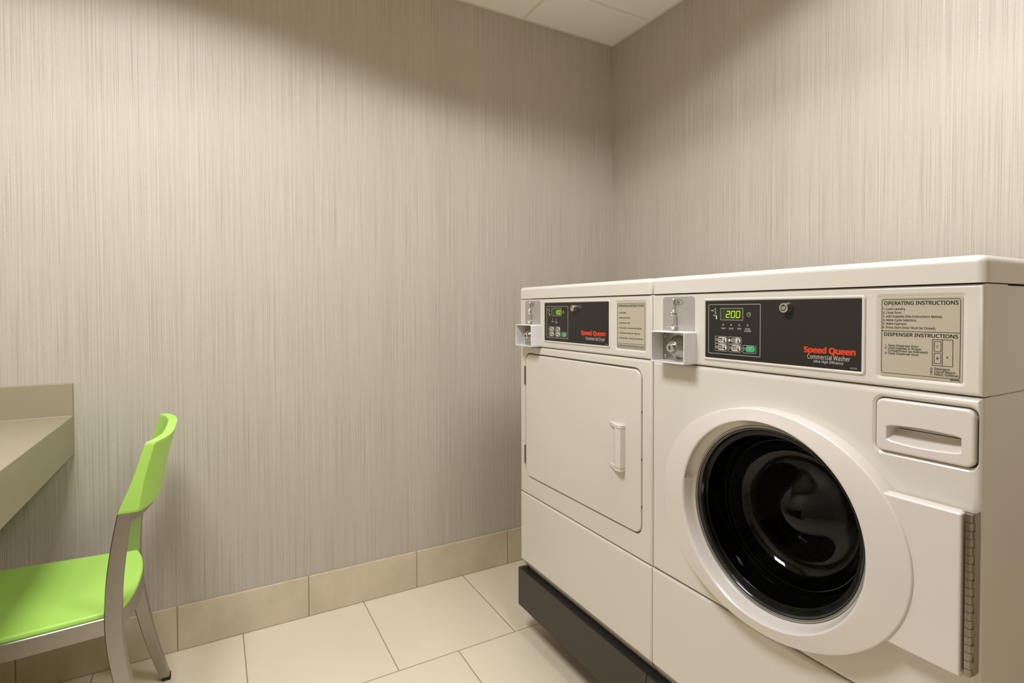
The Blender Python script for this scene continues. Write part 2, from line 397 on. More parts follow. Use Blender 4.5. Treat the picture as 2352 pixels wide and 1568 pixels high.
# recessed troffer with a lit lens
for LX, LY, LA, LB, watts, lab in LIGHTS:
    tr = thing('ceiling_light', lab, 'ceiling light', (LX, LY, H)); tr['group'] = 'recessed ceiling lights'
    def sq(z, a, b): return [(LX-a, LY-b, z), (LX+a, LY-b, z), (LX+a, LY+b, z), (LX-a, LY+b, z)]
    bm = nb(); loft(bm, [sq(H+.10, LA+.006, LB+.006), sq(H-.003, LA+.014, LB+.014), sq(H-.003, LA-.002, LB-.002), sq(H+.09, LA-.002, LB-.002)])
    obj('housing', bm, M_cable, tr)
    bm = nb()
    for i in range(-2, 3):
        bx(bm, LX+i*.11-.002, LX+i*.11+.002, LY-LB, LY+LB, H+.012, H+.05); bx(bm, LX-LA, LX+LA, LY+i*.11-.002, LY+i*.11+.002, H+.012, H+.05)
    obj('louvre', bm, M_cable, tr)
    ld = bpy.data.lights.new('louvre_lamp', 'AREA'); ld.shape = 'RECTANGLE'; ld.size = 2*LA-.02; ld.size_y = 2*LB-.02; ld.energy = watts; ld.color = LAMP_COL[:3]; photometry(ld)
    lo = bpy.data.objects.new('louvre_lamp', ld); C.objects.link(lo); lo.parent = tr; lo.location = (0, 0, .006)

# ------------------------------------------------------------------ desk against the left wall
DX, DZ = -2.243, .863
dk = thing('desk', 'built-in beige laminate desk with upstand in the left corner', 'desk', (-2.62, -.8, .74))
obj('worktop', box(XW+.001, DX, -1.75, -.019, DZ-.03, DZ, .0012, 1), M_lam, dk)
obj('front_apron', box(DX-.02, DX+.0006, -1.75, -.002, .738, DZ-.0004, .001, 1), M_lam, dk)
bm = box(XW+.001, DX+.0004, -.019, -.0005, DZ-.002, DZ+.105, .001, 1)
obj('side_upstand', bm, M_lam, dk)
obj('seam_bead', tube(nb(), [(XW+.002, -.0205, DZ+.0006), (DX-.004, -.0205, DZ+.0006)], .0011, 6), mat('pale_sealant', (0.50, 0.44, 0.36), .5), dk)
obj('end_panel', box(XW+.02, DX-.04, -1.75, -1.725, 0, DZ-.03, .001, 1), M_lam, dk)
obj('wall_cleat', box(XW+.001, DX-.03, -.020, -.0005, DZ-.09, DZ-.03), M_lam, dk)

# ------------------------------------------------------------------ chair
CY = -.355
ch = thing('chair', 'bright green plastic chair with brushed metal frame at the desk', 'chair', (-2.27, CY, 0))
def leg_curve(z):
    K = [(0, -1.9895, .026), (.13, -2.026, .031), (.26, -2.053, .036), (.36, -2.067, .037), (.44, -2.0705, .036), (.55, -2.064, .035), (.69, -2.043, .032), (.78, -2.022, .026), (.866, -1.9925, .02)]
    for (a, xa, wa), (b, xb, wb) in zip(K, K[1:]):
        if a <= z <= b:
            i = K.index((a, xa, wa)); p0 = K[max(i-1, 0)]; p3 = K[min(i+2, len(K)-1)]; t = (z-a)/(b-a); h = b-a
            m0 = (xb-p0[1])/(b-p0[0])*h; m1 = (p3[1]-xa)/(p3[0]-a)*h
            return ((2*t**3-3*t*t+1)*xa + (t**3-2*t*t+t)*m0 + (-2*t**3+3*t*t)*xb + (t**3-t*t)*m1, wa+(wb-wa)*t)
    return K[-1][1:]
def sect(bmr, cx, y0, y1, z, wx, c=.0022):
    h = wx/2
    return [(cx-h+c, y0, z), (cx+h-c, y0, z), (cx+h, y0+c, z), (cx+h, y1-c, z), (cx+h-c, y1, z), (cx-h+c, y1, z), (cx-h, y1-c, z), (cx-h, y0+c, z)]
for s in (-1, 1):
    y0, y1 = (CY-.217, CY-.187) if s < 0 else (CY+.187, CY+.217)
    bm = nb(); zs = [.012+.69*i/30 for i in range(31)]
    loft(bm, [sect(bm, leg_curve(z)[0], y0, y1, z, leg_curve(z)[1]) for z in zs])
    lg = obj('leg', bm, M_alu, ch, 25)
    bm = nb(); q = leg_curve(.0)
    loft(bm, [sect(bm, q[0], y0+.001, y1-.001, z, q[1]-.002) for z in (0.0, .013)])
    obj('foot_glide', bm, M_rubber, lg)
    # front legs
    bm = nb(); yy0, yy1 = (CY-.24, CY-.21) if s < 0 else (CY+.21, CY+.24)
    loft(bm, [sect(bm, -2.475-.025*(1-z/.4), yy0, yy1, z, .026+.012*z/.4) for z in (.012, .1, .2, .3, .405)])
    lg = obj('leg', bm, M_alu, ch, 25)
    obj('foot_glide', box(-2.512, -2.488, yy0+.001, yy1-.001, 0, .013), M_rubber, lg)
    # side rail
    bm = nb()
    pts = [(-2.085, CY+s*.200), (-2.2, CY+s*.210), (-2.35, CY+s*.219), (-2.47, CY+s*.225)]
    R = []
    for x, y in pts: R.append([(x, y-.012, .393), (x, y+.012, .393), (x, y+.012, .4335), (x, y+.0105, .435), (x, y-.0105, .435), (x, y-.012, .4335)])
    loft(bm, R); obj('side_rail', bm, M_alu, ch, 30)
def arc(B, n=28, hw=.2):
    return [(B*(1-abs(t)**2.4), CY+t*hw, t) for t in [-1+2*i/n for i in range(n+1)]]
bm = nb(); R = []
for dx, y, t in arc(.028, hw=.195):
    x = -2.064+dx; R.append([(x-.007, y, .391), (x+.006, y, .391), (x+.006, y, .433), (x+.0045, y, .4345), (x-.007, y, .4345)])
loft(bm, R); obj('rear_rail', bm, M_alu, ch, 30)
bm = nb(); bx(bm, -2.49, -2.468, CY-.215, CY+.215, .393, .435, .002, 1); obj('front_rail', bm, M_alu, ch)
bm = nb(); R = []
for dx, y, t in arc(.034, hw=.198):
    x = -2.028+dx; R.append([(x-.016, y, .664), (x, y, .664), (x+.002, y, .68), (x+.004, y, .697), (x-.013, y, .697)])
loft(bm, R); obj('back_rail', bm, M_alu, ch, 30)
# seat: dished shell with rounded edges
bm = nb(); NX, NY = 26, 22
def seat_pt(u, v, top):
    hw = .201 + .032*u; xb = -2.062 + .030*(1-abs(v)**2.4)
    x = xb + (-2.49-xb)*u; y = CY + v*hw
    dish = -.007*(1-v**4)*(math.sin(math.pi*min(1, u*1.15+.02)) if u < .85 else math.sin(math.pi*min(1, u*1.15+.02)))
    zt = .4455 + dish - .010*max(0, u-.85)/.15
    e = min(1-abs(v), .03)/.03
    zt -= .0075*(1-math.sqrt(max(0, 1-(1-e)**2)))
    eu = min(min(u, 1-u)/.022, 1); zt -= .006*(1-math.sqrt(max(0, 1-(1-eu)**2)))
    return (x, y, zt if top else .4345)
vv = [-1, -.995, -.985, -.975] + [-.95+1.9*i/NY for i in range(NY+1)] + [.975, .985, .995, 1]
uu = [0, .003, .01, .018] + [.03+.94*i/NX for i in range(NX+1)] + [.985, .995, 1]
for top in (True, False):
    G = [[bm.verts.new(seat_pt(u, v, top)) for v in vv] for u in uu]
    for i in range(len(uu)-1):
        for j in range(len(vv)-1): bm.faces.new((G[i][j], G[i][j+1], G[i+1][j+1], G[i+1][j]))
    if top: GT = G
    else: GB = G
def border(G): return G[0] + [r[-1] for r in G[1:]] + G[-1][-2::-1] + [r[0] for r in G[-2:0:-1]]
a, b = border(GT), border(GB)
for i in range(len(a)): j = (i+1) % len(a); bm.faces.new((a[i], a[j], b[j], b[i]))
obj('seat', bm, M_green, ch, 50)
# back: curved panel that wraps the uprights
def shape_b(t): return .034*(1-abs(t)**3.4)
bm = nb(); R = []; zz = [.6915, .694, .70, .73, .76, .80, .84, .858, .863, .866]
ts = [-1, -.992, -.97] + [-.93+1.86*i/30 for i in range(31)] + [.97, .992, 1]
def back_ring(z):
    q = (z-.69)/.176
    xf = -2.0605 + .062*q + .004*math.sin(math.pi*q) - .002; xr = -2.0130 + .039*q - .004*math.sin(math.pi*q)
    ins = 0.0
    if z > .862: ins = .0016*((z-.862)/.004)
    if z < .694: ins = .0014*((.694-z)/.0025)
    F, B = [], []
    for t in ts:
        y = CY+t*(.2185-ins); b = shape_b(t); e = max(0, (abs(t)-.93)/.07)
        rnd = .003*(1-math.sqrt(max(0, 1-e*e)))
        mid = (1-abs(t)**8)
        front = xf + b + ins + rnd + mid*.020*(1-q); rear = xr + b - ins - rnd
        F.append((front, y, z)); B.append((rear, y, z))
    return F + B[::-1]
loft(bm, [back_ring(z) for z in zz]); obj('backrest', bm, M_green, ch, 40)

# ------------------------------------------------------------------ laundry machines
FX = -.852                      # front face
def fr(e):                      # front edges of a box, for bevelling
    return all(v.co.x < FX+.004 for v in e.verts)
Y = {'dryer': (-.5036, -1.1840), 'washer': (-1.1855, -1.8668)}
XB = -.115

def coin_slide(parent, dy, label=None):
    """coin slide faceplate with chute, and the coin box with its lock below; dy shifts it along the front"""
    ya, yb = -1.2233+dy, -1.3254+dy
    pl = obj('coin_faceplate', rplate(nb(), ya, yb, 1.14, 1.2335, .009, FX+.002, FX-.0006), M_plate, parent)
    x = FX-.0012; bm = nb()
    hy0, hy1, hz0, hz1 = -1.260+dy, -1.2898+dy, 1.2146, 1.2261; m = (hz0+hz1)/2
    P = [(hy0, m), (hy0-.005, hz1), (hy1+.005, hz1), (hy1, m), (hy1+.005, hz0), (hy0-.005, hz0)]
    for p, q in zip(P, P[1:]+P[:1]): stroke(bm, p[0], p[1], q[0], q[1], .0007, x)
    text(bm, '25¢', -1.2697+dy, -1.2805+dy, 1.2178, 1.2226, x, .012)
    obj('price_mark', bm, M_ink, pl, 0)
    cy = -1.2655+dy
    bm = nb()
    # blade, ball, chute and foot of the slide
    tube(bm, [(FX-.004, cy+.003, 1.2285), (FX-.0065, cy+.002, 1.222), (FX-.008, cy+.0005, 1.206), (FX-.009, cy-.002, 1.200), (FX-.008, cy+.001, 1.196)], [.0018, .0026, .0026, .0034, .0025], 12)
    r = bmesh.ops.create_uvsphere(bm, u_segments=18, v_segments=12, radius=.0058)
    for v in r['verts']: v.co += Vector((FX-.008, cy+.0045, 1.1925))
    bx(bm, FX-.012, FX-.001, cy-.0052, cy+.0040, 1.1635, 1.1885, .0018, 3)
    bx(bm, FX-.016, FX-.001, cy-.0085, cy+.0115, 1.1600, 1.1635, .0012, 3)
    tube(bm, [(FX-.010, cy-.001, 1.161), (FX-.010, cy-.001, 1.1535)], [.0055, .0030], 12)
    obj('coin_chute', bm, M_chrome, pl, 40)
    # box: open-fronted square tube
    o0, o1, z0, z1, d, t = -1.2215+dy, -1.3305+dy, 1.0735, 1.1500, .0405, .0034
    bm = nb()
    def ring(x, i, r): return [(x, y, z) for y, z in rr(o1+i, o0-i, z0+i, z1-i, r)]
    loft(bm, [ring(FX+.001, 0, .004), ring(FX-d+.0012, 0, .004), ring(FX-d+.0004, .0004, .004), ring(FX-d, .0012, .0035), ring(FX-d, t-.001, .0025), ring(FX-d+.001, t, .002), ring(FX+.001, t, .002)], False, False)
    bp = obj('coin_box', bm, M_boxpaint, parent, 40)
    bm = nb(); bx(bm, FX-.002, FX, o1+t, o0-t-.0005, z0+t, z1-t); pb = obj('lock_plate', bm, M_steel, bp)
    for yy, q in ((o0-.0095, z1-.0125), (o0-.0095, z0+.0125), (o1+.0095, z1-.0125), (o1+.0095, z0+.0125)):
        obj('rivet', disc(nb(), yy, q, .0050, FX-.001, FX-.0042, 20, .002), M_steel, bp, 50)
    yc, zc = (o0+o1)/2, 1.1105
    bm = lathe_x(nb(), yc, zc, [(FX-.002, .030), (FX-.004, .0295), (FX-.008, .026), (FX-.014, .021), (FX-.022, .0165), (FX-.024, .0145)], 48, True, True)
    obj('lock_shroud', bm, M_steel, bp, 60)
    bm = lathe_x(nb(), yc, zc, [(FX-.022, .0112), (FX-.030, .0112), (FX-.0312, .0106), (FX-.0315, .0100)], 40, False, True)
    lk = obj('lock', bm, M_chrome, bp, 40)
    bm = nb(); ringband(bm, yc, zc, .0038, .0046, FX-.0312, FX-.0318); bx(bm, FX-.0319, FX-.0314, yc-.0013, yc+.0013, zc-.0052, zc+.0052)
    obj('keyhole', bm, M_hole, bp)

def seven(bm, ch_, y0, y1, z0, z1, x, t, sl):
    """one seven-segment digit"""
    seg = {'0': 'abcdef', '1': 'bc', '2': 'abged'}[ch_]; m = (z0+z1)/2
    def P(y, z): return (y - sl*(z-z0), z)
    g = t*.35
    S = {'a': (y0, z1, y1, z1), 'g': (y0, m, y1, m), 'd': (y0, z0, y1, z0), 'b': (y1, m, y1, z1), 'c': (y1, z0, y1, m), 'f': (y0, m, y0, z1), 'e': (y0, z0, y0, m)}
    for k in seg:
        a, b, c, d = S[k]
        if b == d: a, c = a-g, c+g
        else: b, d = b+g, d-g
        p, q = P(a, b), P(c, d); stroke(bm, p[0], p[1], q[0], q[1], t, x)

def thermometer(bm, y, z, s, x, fill=True):
    disc(bm, y, z-s*.28, s*.2, x+.0002, x, 14)
    if fill: quad(bm, [(y-s*.07, z-s*.2), (y+s*.07, z-s*.2), (y+s*.07, z+s*.42), (y-s*.07, z+s*.42)], x)
    else:
        stroke(bm, y-s*.1, z-s*.15, y-s*.1, z+s*.42, s*.05, x); stroke(bm, y+s*.1, z-s*.15, y+s*.1, z+s*.42, s*.05, x); stroke(bm, y-s*.1, z+s*.42, y+s*.1, z+s*.42, s*.05, x)

def control_panel(parent, fr_, blk, ctl, disp, digits, dg, clock, btns, pills, lamps, lit, leds, words, icons, keypos, brand, ptexts):
    ya, yb, z0, z1 = fr_
    # raised moulded frame round the film
    bm = nb()
    def ring(x, i, r): return [(x, y, z) for y, z in rr(yb+i, ya-i, z0+i, z1-i, r)]
    ii = blk[0]
    loft(bm, [ring(FX+.001, -.0015, .006), ring(FX-.0006, -.0010, .006), ring(FX-.0024, .0003, .005), ring(FX-.0030, .0014, .0045), ring(FX-.0030, .0032, .003), ring(FX-.0016, .0046, .002), ring(FX-.0012, .0052, .002), ring(FX-.0012, .02, .002)], False, False)
    fo = obj('panel_frame', bm, M_white, parent, 45)
    cp = obj('control_panel', rplate(nb(), blk[0], blk[1], blk[2], blk[3], .0015, FX+.001, FX-.0019), M_black, parent)
    x = FX-.0022
    pr = nb(); ink = nb(); red = nb(); ol = nb()
    rframe(ol, *ctl, .0025, .0008, x+.0003, x)
    o2 = nb(); rframe(o2, *disp, .0022, .0006, x+.0003, x)
    dspl = obj('display', rplate(nb(), disp[0]-.0006, disp[1]+.0006, disp[2]+.0006, disp[3]-.0006, .0018, x+.0004, x+.0001), M_dispbg, cp)
    obj('display_outline', o2, M_outline, cp, 0)
    bm = nb(); n = len(digits); dw = (dg[0]-dg[1])/n
    for i, c_ in enumerate(digits):
        a = dg[0]-i*dw-.0016; seven(bm, c_, a, a-dw+.0042, dg[2], dg[3], x-.0003, .0012, .10)
    obj('digits', bm, M_digit, cp, 0)
    pic = nb()
    ck = nb()
    ringband(ck, clock[0], clock[1], .0040, .0046, x+.0003, x); stroke(ck, clock[0], clock[1], clock[0]-.003, clock[1], .0007, x); stroke(ck, clock[0], clock[1], clock[0], clock[1]+.0028, .0007, x); obj('clock_symbol', ck, M_outline, cp, 0)
    # coin hand pictogram
    (a, b, c_, d_) = icons[0]
    stroke(pic, b, c_, b, d_, .0008, x); stroke(pic, a-.006, (c_+d_)/2, b, d_-.0005, .0007, x); stroke(pic, a-.006, (c_+d_)/2, b, c_+.0005, .0007, x); ringband(pic, a-.0045, (c_+d_)/2, .0010, .0016, x+.0003, x, 14); disc(pic, a-.0012, (c_+d_)/2, .0010, x+.0003, x, 8)
    (a, b, c_, d_) = icons[1]; stroke(pic, a, c_, b, d_, .0006, x)
    (a, b, c_, d_) = icons[2]; stroke(pic, a, d_-.001, b+.001, d_-.0008, .0014, x); stroke(pic, b+.003, d_-.001, b+.003, c_, .0032, x)
    obj('pictogram', pic, M_outline, cp, 0)
    for i, (bt, pl_, lp) in enumerate(zip(btns, pills, lamps)):
        bo = nb()
        # outline with a notch round its lamp
        by0, by1, bz0, bz1 = bt; P = [(by0, lp[1]+.0034), (by0, bz1-.0008), (by0-.0012, bz1), (by1+.0018, bz1), (by1, bz1-.0018), (by1, bz0+.0018), (by1+.0018, bz0), (by0-.0012, bz0), (by0, bz0+.0008), (by0, lp[1]-.0034)]
        for k in range(7): an = math.radians(-80+160*k/6); P.append((lp[0]-.0036*math.cos(an), lp[1]+.0036*math.sin(an)))
        for p, q in zip(P, P[1:]+P[:1]):
            if abs(p[0]-q[0])+abs(p[1]-q[1]) > 1e-5: stroke(bo, p[0], p[1], q[0], q[1], .0006, x)
        obj('button_outline', bo, M_outline, cp, 0)
        obj('button', rplate(nb(), pl_[0], pl_[1], pl_[2], pl_[3], .0055, x+.0004, x-.0004, .0003, 2), M_keygreen if i == 4 else M_key, cp)
        xi = x-.0008; my = pl_[0]; W_ = pl_[0]-pl_[1]; zc = (pl_[2]+pl_[3])/2; hh = pl_[3]-pl_[2]
        if i < 4:
            ls = ptexts[i]; k = len(ls)
            for q, s in enumerate(ls):
                zt = zc + hh*(.17*k) - q*hh*.34; text(ink, s, my-W_*.08, my-W_*(.60 if k < 3 else .50), zt-hh*.25, zt, xi, .03)
            thermometer(ink, pl_[0]-W_*.77, zc, hh*.8, xi, i != 3)
        else:
            text(pr, 'START', my-W_*.28, my-W_*.75, zc+hh*.18, zc+hh*.36, xi)
            dd = hh*.22; D = [(my-W_*.5, zc+dd*.6), (my-W_*.5-dd, zc-dd*.4), (my-W_*.5, zc-dd*1.4), (my-W_*.5+dd, zc-dd*.4)]
            for p, q in zip(D, D[1:]+D[:1]): stroke(pr, p[0], p[1], q[0], q[1], .0005, xi)
            stroke(pr, my-W_*.5, zc+dd*.1, my-W_*.5, zc-dd*.9, .0005, xi)
        obj('indicator_light', disc(nb(), lp[0], lp[1], .0022, x+.0003, x-.0003, 14), M_lampon if i == lit else M_lampoff, cp)
    for l in leds: obj('indicator_light', disc(nb(), l[0], l[1], .0023, x+.0003, x-.0003, 14), M_lampoff, cp)
    for s, a, b, c_, d_ in words: text(pr, s, a, b, c_, d_, x, .01)
    text(red, *brand[0], x-.0002, .10)
    for bb in brand[1:]: text(pr, *bb[:5], x, bb[5], bb[6])
    obj('pale_lettering', pr, M_outline, cp, 0); obj('border_line', ol, M_outline, cp, 0); obj('button_lettering', ink, M_ink, cp, 0)
    o = obj('brand_lettering', red, M_red, cp, 0)
    # round key lock
    ky, kz = keypos
    bm = lathe_x(nb(), ky, kz, [(x+.0006, .0112), (x-.003, .0112), (x-.0065, .0098), (x-.0125, .0094), (x-.0130, .0088), (x-.0130, .0062), (x-.0122, .0058), (x-.0122, .0046), (x-.0130, .0042)], 36, False, True)
    kl = obj('key_lock', bm, M_chrome, cp, 35)
    bm = nb(); ringband(bm, ky, kz, .0044, .0060, x-.0122, x-.0124); bx(bm, x-.0134, x-.012, ky-.0007, ky+.0007, kz+.002, kz+.0065)
    obj('key_ring', bm, M_hole, cp)

def console(kind, recess):
    y0, y1 = Y[kind]
    root = roots[kind]
    bm = nb(); bx(bm, FX, -.7705, y1, y0, 1.0722, 1.2402, .0060, 4, fr)
    ya, yb, za, zb = recess; cut = nb()
    def ring(x, i): return [(x, y, z) for y, z in rr(yb-i, ya+i, za-i, zb+i, .003+i)]
    loft(cut, [ring(FX+.0022, 0), ring(FX+.0018, .0004), ring(FX+.0004, .0040), ring(FX-.0002, .0060), ring(FX-.01, .0062)])
    bm = boolean(bm, cut)
    return obj('console', bm, M_white, root, 28)

def lid(kind):
    y0, y1 = Y[kind]
    bm = nb(); o = -.0035 if kind == 'washer' else 0
    bx(bm, FX-.003, XB, y1+o, y0-.0002, 1.2418, 1.2835)
    es = [e for e in bm.edges if not any(v.co.z < 1.243 for v in e.verts)] + [e for e in bm.edges if abs(e.verts[0].co.z-e.verts[1].co.z) > .02 and e.verts[0].co.x < -.5]
    if kind == 'dryer': es = [e for e in es if True]
    bmesh.ops.bevel(bm, geom=es, offset=.0125, segments=6, affect='EDGES', profile=.5)
    return obj('lid', bm, M_white, roots[kind], 40)

roots = {
 'dryer': thing('dryer', 'white coin-operated front-load dryer in the corner, left of the washer', 'dryer', (-.48, -.844, .247)),
 'washer': thing('washing_machine', 'large white coin-operated washing machine with round black porthole door', 'washing machine', (-.48, -1.526, .247))}

def bodies(kind):
    y0, y1 = Y[kind]; root = roots[kind]
    # cabinet behind the wrap-round front panels
    cab = nb()
    if kind == 'washer':
        c2 = nb(); bx(c2, -.8135, XB, y1+.0006, y0-.0006, .262, 1.2385)
        cab.free(); cab = c2
        up = nb(); bx(up, -.9, -.769, y1-.01, y0+.01, 1.0712, 1.30)
        cab = boolean(cab, up)
        cab = boolean(cab, lathe_x(nb(), -1.526, .776, [(-.9, .245), (-.30, .245)], 72, True, True))
    else:
        cab.free(); cab = nb(); bx(cab, -.8135, XB, y1+.0006, y0-.0006, .262, 1.2385)
        up = nb(); bx(up, -.9, -.769, y1-.01, y0+.01, 1.0712, 1.30); cab = boolean(cab, up)
    gr = nb(); bx(gr, -.9, XB+.1, y1-.01, y1+.004, 1.0700, 1.0722); cab = boolean(cab, gr)
    obj('cabinet', cab, M_white, root, 25)
    # recessed base skirt
    bm = nb()
    prof = [(-.850, .2795), (-.8485, .2770), (-.8290, .2470), (-.60, .247), (-.60, .2795)]
    loft(bm, [[(x, y, z) for x, z in prof] for y in (y0-.004, y1+.004)]); obj('base_skirt', bm, mat('skirt_enamel', (.56, .51, .42), .4), root, 20)
    bm = nb(); bx(bm, FX, -.8150, y1, y0, .278, .5303, .007, 4, lambda e: fr(e) ); obj('lower_panel', bm, M_white, root, 28)
    if kind == 'dryer':
        bm = nb(); disc(bm, y0-.030, .2600, .004, -.835, -.846, 12); obj('screw', bm, M_steel, root)

for kd in ('dryer', 'washer'): bodies(kd); lid(kd)

# ---- dryer front
root = roots['dryer']; y0, y1 = Y['dryer']
console('dryer', (-1.0430, -1.1600, 1.0935, 1.2235))
bm = nb(); bx(bm, FX, -.8150, y1, y0, .5325, 1.0706, .0085, 4, fr)
cut = rplate(nb(), -.5400, -1.1500, .5975, 1.0475, .030, -.832, FX-.01)
bm = boolean(bm, cut); obj('front_panel', bm, M_white, root, 28)
dd = rplate(nb(), -.5432, -1.1448, .6010, 1.0420, .027, -.834, FX-.0012, .0045, 4, 8)
door = obj('door', dd, M_white, root, 28)
# pull handle: cheeks ramp up to a vertical bar
bm = nb(); hy0, hy1, hz0, hz1, hx = -1.0150, -1.0830, .7560, .8830, FX-.0012
P = 14
def hp(x, y, z): return (hx-x, y, z)
prof = [(hy0, 0.0), (hy0, .0012), (-1.052, .0145), (-1.058, .0175), (-1.064, .0185), (hy1+.003, .0185), (hy1+.0008, .0175), (hy1, .015), (hy1, 0.0)]
def cheek(za, zb):
    loft(bm, [[hp(d, y, z) for y, d in prof] for z in (za, zb)])
cheek(hz0, hz0+.009); cheek(hz1-.009, hz1)
bprof = [(-1.046, 0.0), (-1.050, .008), (-1.056, .0160), (-1.0615, .0182)] + prof[4:]
loft(bm, [[hp(d, y, z) for y, d in bprof] for z in (hz0+.008, hz1-.008)])
obj('handle', bm, M_whiteplastic, door, 40)
for z0_, z1_ in ((.9310, .9980), (.6435, .7105)):
    bm = nb(); k = 4
    for i in range(k):
        za = z0_+(z1_-z0_)*i/k; zb = z0_+(z1_-z0_)*(i+1)/k-.001; tube(bm, [(FX-.002, -.5390, za), (FX-.002, -.5390, zb)], .0028, 12)
    bx(bm, FX-.001, -.838, -.5432, -.5370, z0_, z1_); obj('hinge', bm, M_hinge, root, 40)
for z in (.9300, .8030, .6760): obj('bumper', disc(nb(), -1.1472, z, .0030, -.84, FX+.001, 12), M_rubber, root)
coin_slide(root, .6822)
shift = 0
control_panel(root, (-.6678, -1.0178, 1.0930, 1.2300), (-.6730, -1.0125, 1.0980, 1.2250), (-.6868, -.8118, 1.1085, 1.2133), (-.7164, -.7748, 1.1813, 1.2078), '100', (-.7370, -.7720, 1.1870, 1.2000), (-.7851, 1.1938),
    [(-.7003, -.7306, 1.1308, 1.1458), (-.7366, -.7673, 1.1306, 1.1458), (-.7003, -.7306, 1.1135, 1.1290), (-.7366, -.7673, 1.1133, 1.1290), (-.7716, -.8027, 1.1136, 1.1290)],
    [(-.7049, -.7290, 1.1322, 1.1443), (-.7425, -.7660, 1.1320, 1.1443), (-.7049, -.7290, 1.1150, 1.1276), (-.7425, -.7660, 1.1148, 1.1276), (-.7785, -.8013, 1.1150, 1.1276)],
    [(-.7008, 1.1382), (-.7372, 1.1382), (-.7008, 1.1212), (-.7372, 1.1212), (-.7722, 1.1212)], -1, [(-.7241, 1.1709), (-.7446, 1.1711)],
    [('DRYING', -.7165, -.7321, 1.1612, 1.1644), ('COOL', -.7396, -.7510, 1.1617, 1.1647), ('DOWN', -.7387, -.7513, 1.1575, 1.1605)],
    [(-.6900, -.7050, 1.1950, 1.2080), (-.6940, -.7060, 1.1900, 1.1960), (-.6990, -.7085, 1.1810, 1.1895)], (-.8515, 1.2065),
    [('Speed Queen', -.8814, -.9985, 1.1258, 1.1378), ('Commercial Dryer', -.9047, -.9965, 1.1107, 1.1203, .0, 0), ('802050', -.9990, -1.0095, 1.1012, 1.1032, 0, 0)],
    [('HIGH', 'TEMP'), ('MED', 'TEMP'), ('LOW', 'TEMP'), ('DELICATE',)])
bm = rplate(nb(), -1.0445, -1.1590, 1.0950, 1.2220, .003, FX+.0024, FX+.0014)
st = obj('instruction_sticker', bm, M_sticker, root)
bm = nb(); x = FX+.0010
rframe(bm, -1.0471, -1.1568, 1.0973, 1.2195, .003, .0006, x+.0002, x)
text(bm, 'OPERATING INSTRUCTIONS', -1.0495, -1.1533, 1.2095, 1.2155, x, .02)
for s, b, z in [('1. Load Clothes.', -1.0844, 1.1918), ('2. Make Cycle Selection.', -1.1009, 1.1779), ('3. Insert Coin(s) / Card.', -1.0989, 1.1638), ('4. To Start Dryer - Close Door and Push Start.', -1.1452, 1.1500), ('5. To Stop Dryer During Cycle - Open Door.', -1.1396, 1.1359), ('6. To Restart Dryer - Close Door and Push Start.', -1.1506, 1.1220)]:
    text(bm, s, -1.0521, b, z, z+.0035, x, .01)
stroke(bm, -1.0471, 1.1090, -1.1568, 1.1090, .0007, x)
text(bm, 'CLEAN LINT FILTER AFTER EACH LOAD', -1.0495, -1.1540, 1.1003, 1.1050, x, .015)
obj('instruction_lettering', bm, M_ink, st, 0)

# ---- washer front
root = roots['washer']; y0, y1 = Y['washer']; WC, WZ = -1.5265, .7755
console('washer', (-1.7245, -1.8420, 1.0890, 1.2235))
bm = nb(); bx(bm, FX, -.8150, y1, y0, .5325, 1.0706, .0110, 5, fr)
bm = boolean(bm, lathe_x(nb(), WC, WZ, [(-.9, .205), (-.70, .205)], 96, True, True))
# shallow well round the dispenser drawer
cut = nb()
def ringd(x, i): return [(x, y, z) for y, z in rr(-1.8615-i, -1.7205+i, .9625-i, 1.0540+i, .012+i)]
loft(cut, [ringd(FX+.031, -.001), ringd(FX+.006, -.0005), ringd(FX+.003, .0008), ringd(FX+.0006, .0040), ringd(FX-.0002, .0055), ringd(FX-.01, .0056)])
bm = boolean(bm, cut)
obj('front_panel', bm, M_white, root, 28)
# dispenser drawer with arched recessed pull
bm = rplate(nb(), -1.7232, -1.8594, .9642, 1.0522, .0115, FX+.030, FX-.0042, .0045, 5, 8)
cut = nb()
def pull(x, i):
    P = []; n = 14; ya, yb = -1.7400-i, -1.8430+i
    for k in range(n+1):
        t = k/n; P.append((x, ya+(yb-ya)*t, 1.0085+.0030*math.sin(math.pi*t)-i - (.0016 if k in (0, n) else 0)))
    for k in range(n+1):
        t = k/n; P.append((x, yb+(ya-yb)*t, .9835-.0035*math.sin(math.pi*t)+i*1.5 + (.0016 if k in (0, n) else 0)))
    return P
def pull2(x, i, up):
    return [(a, b, c+(up if k > 14 else 0)) for k, (a, b, c) in enumerate(pull(x, i))]
loft(cut, [pull(FX-.012, -.0012), pull(FX-.0046, -.0012), pull(FX-.0036, -.0002), pull(FX-.002, .0006), pull2(FX+.008, .0030, .0010), pull2(FX+.018, .0045, .0045), pull2(FX+.022, .0060, .0080)])
bm = boolean(bm, cut); obj('dispenser_drawer', bm, M_whiteplastic, root, 30)
coin_slide(root, 0)
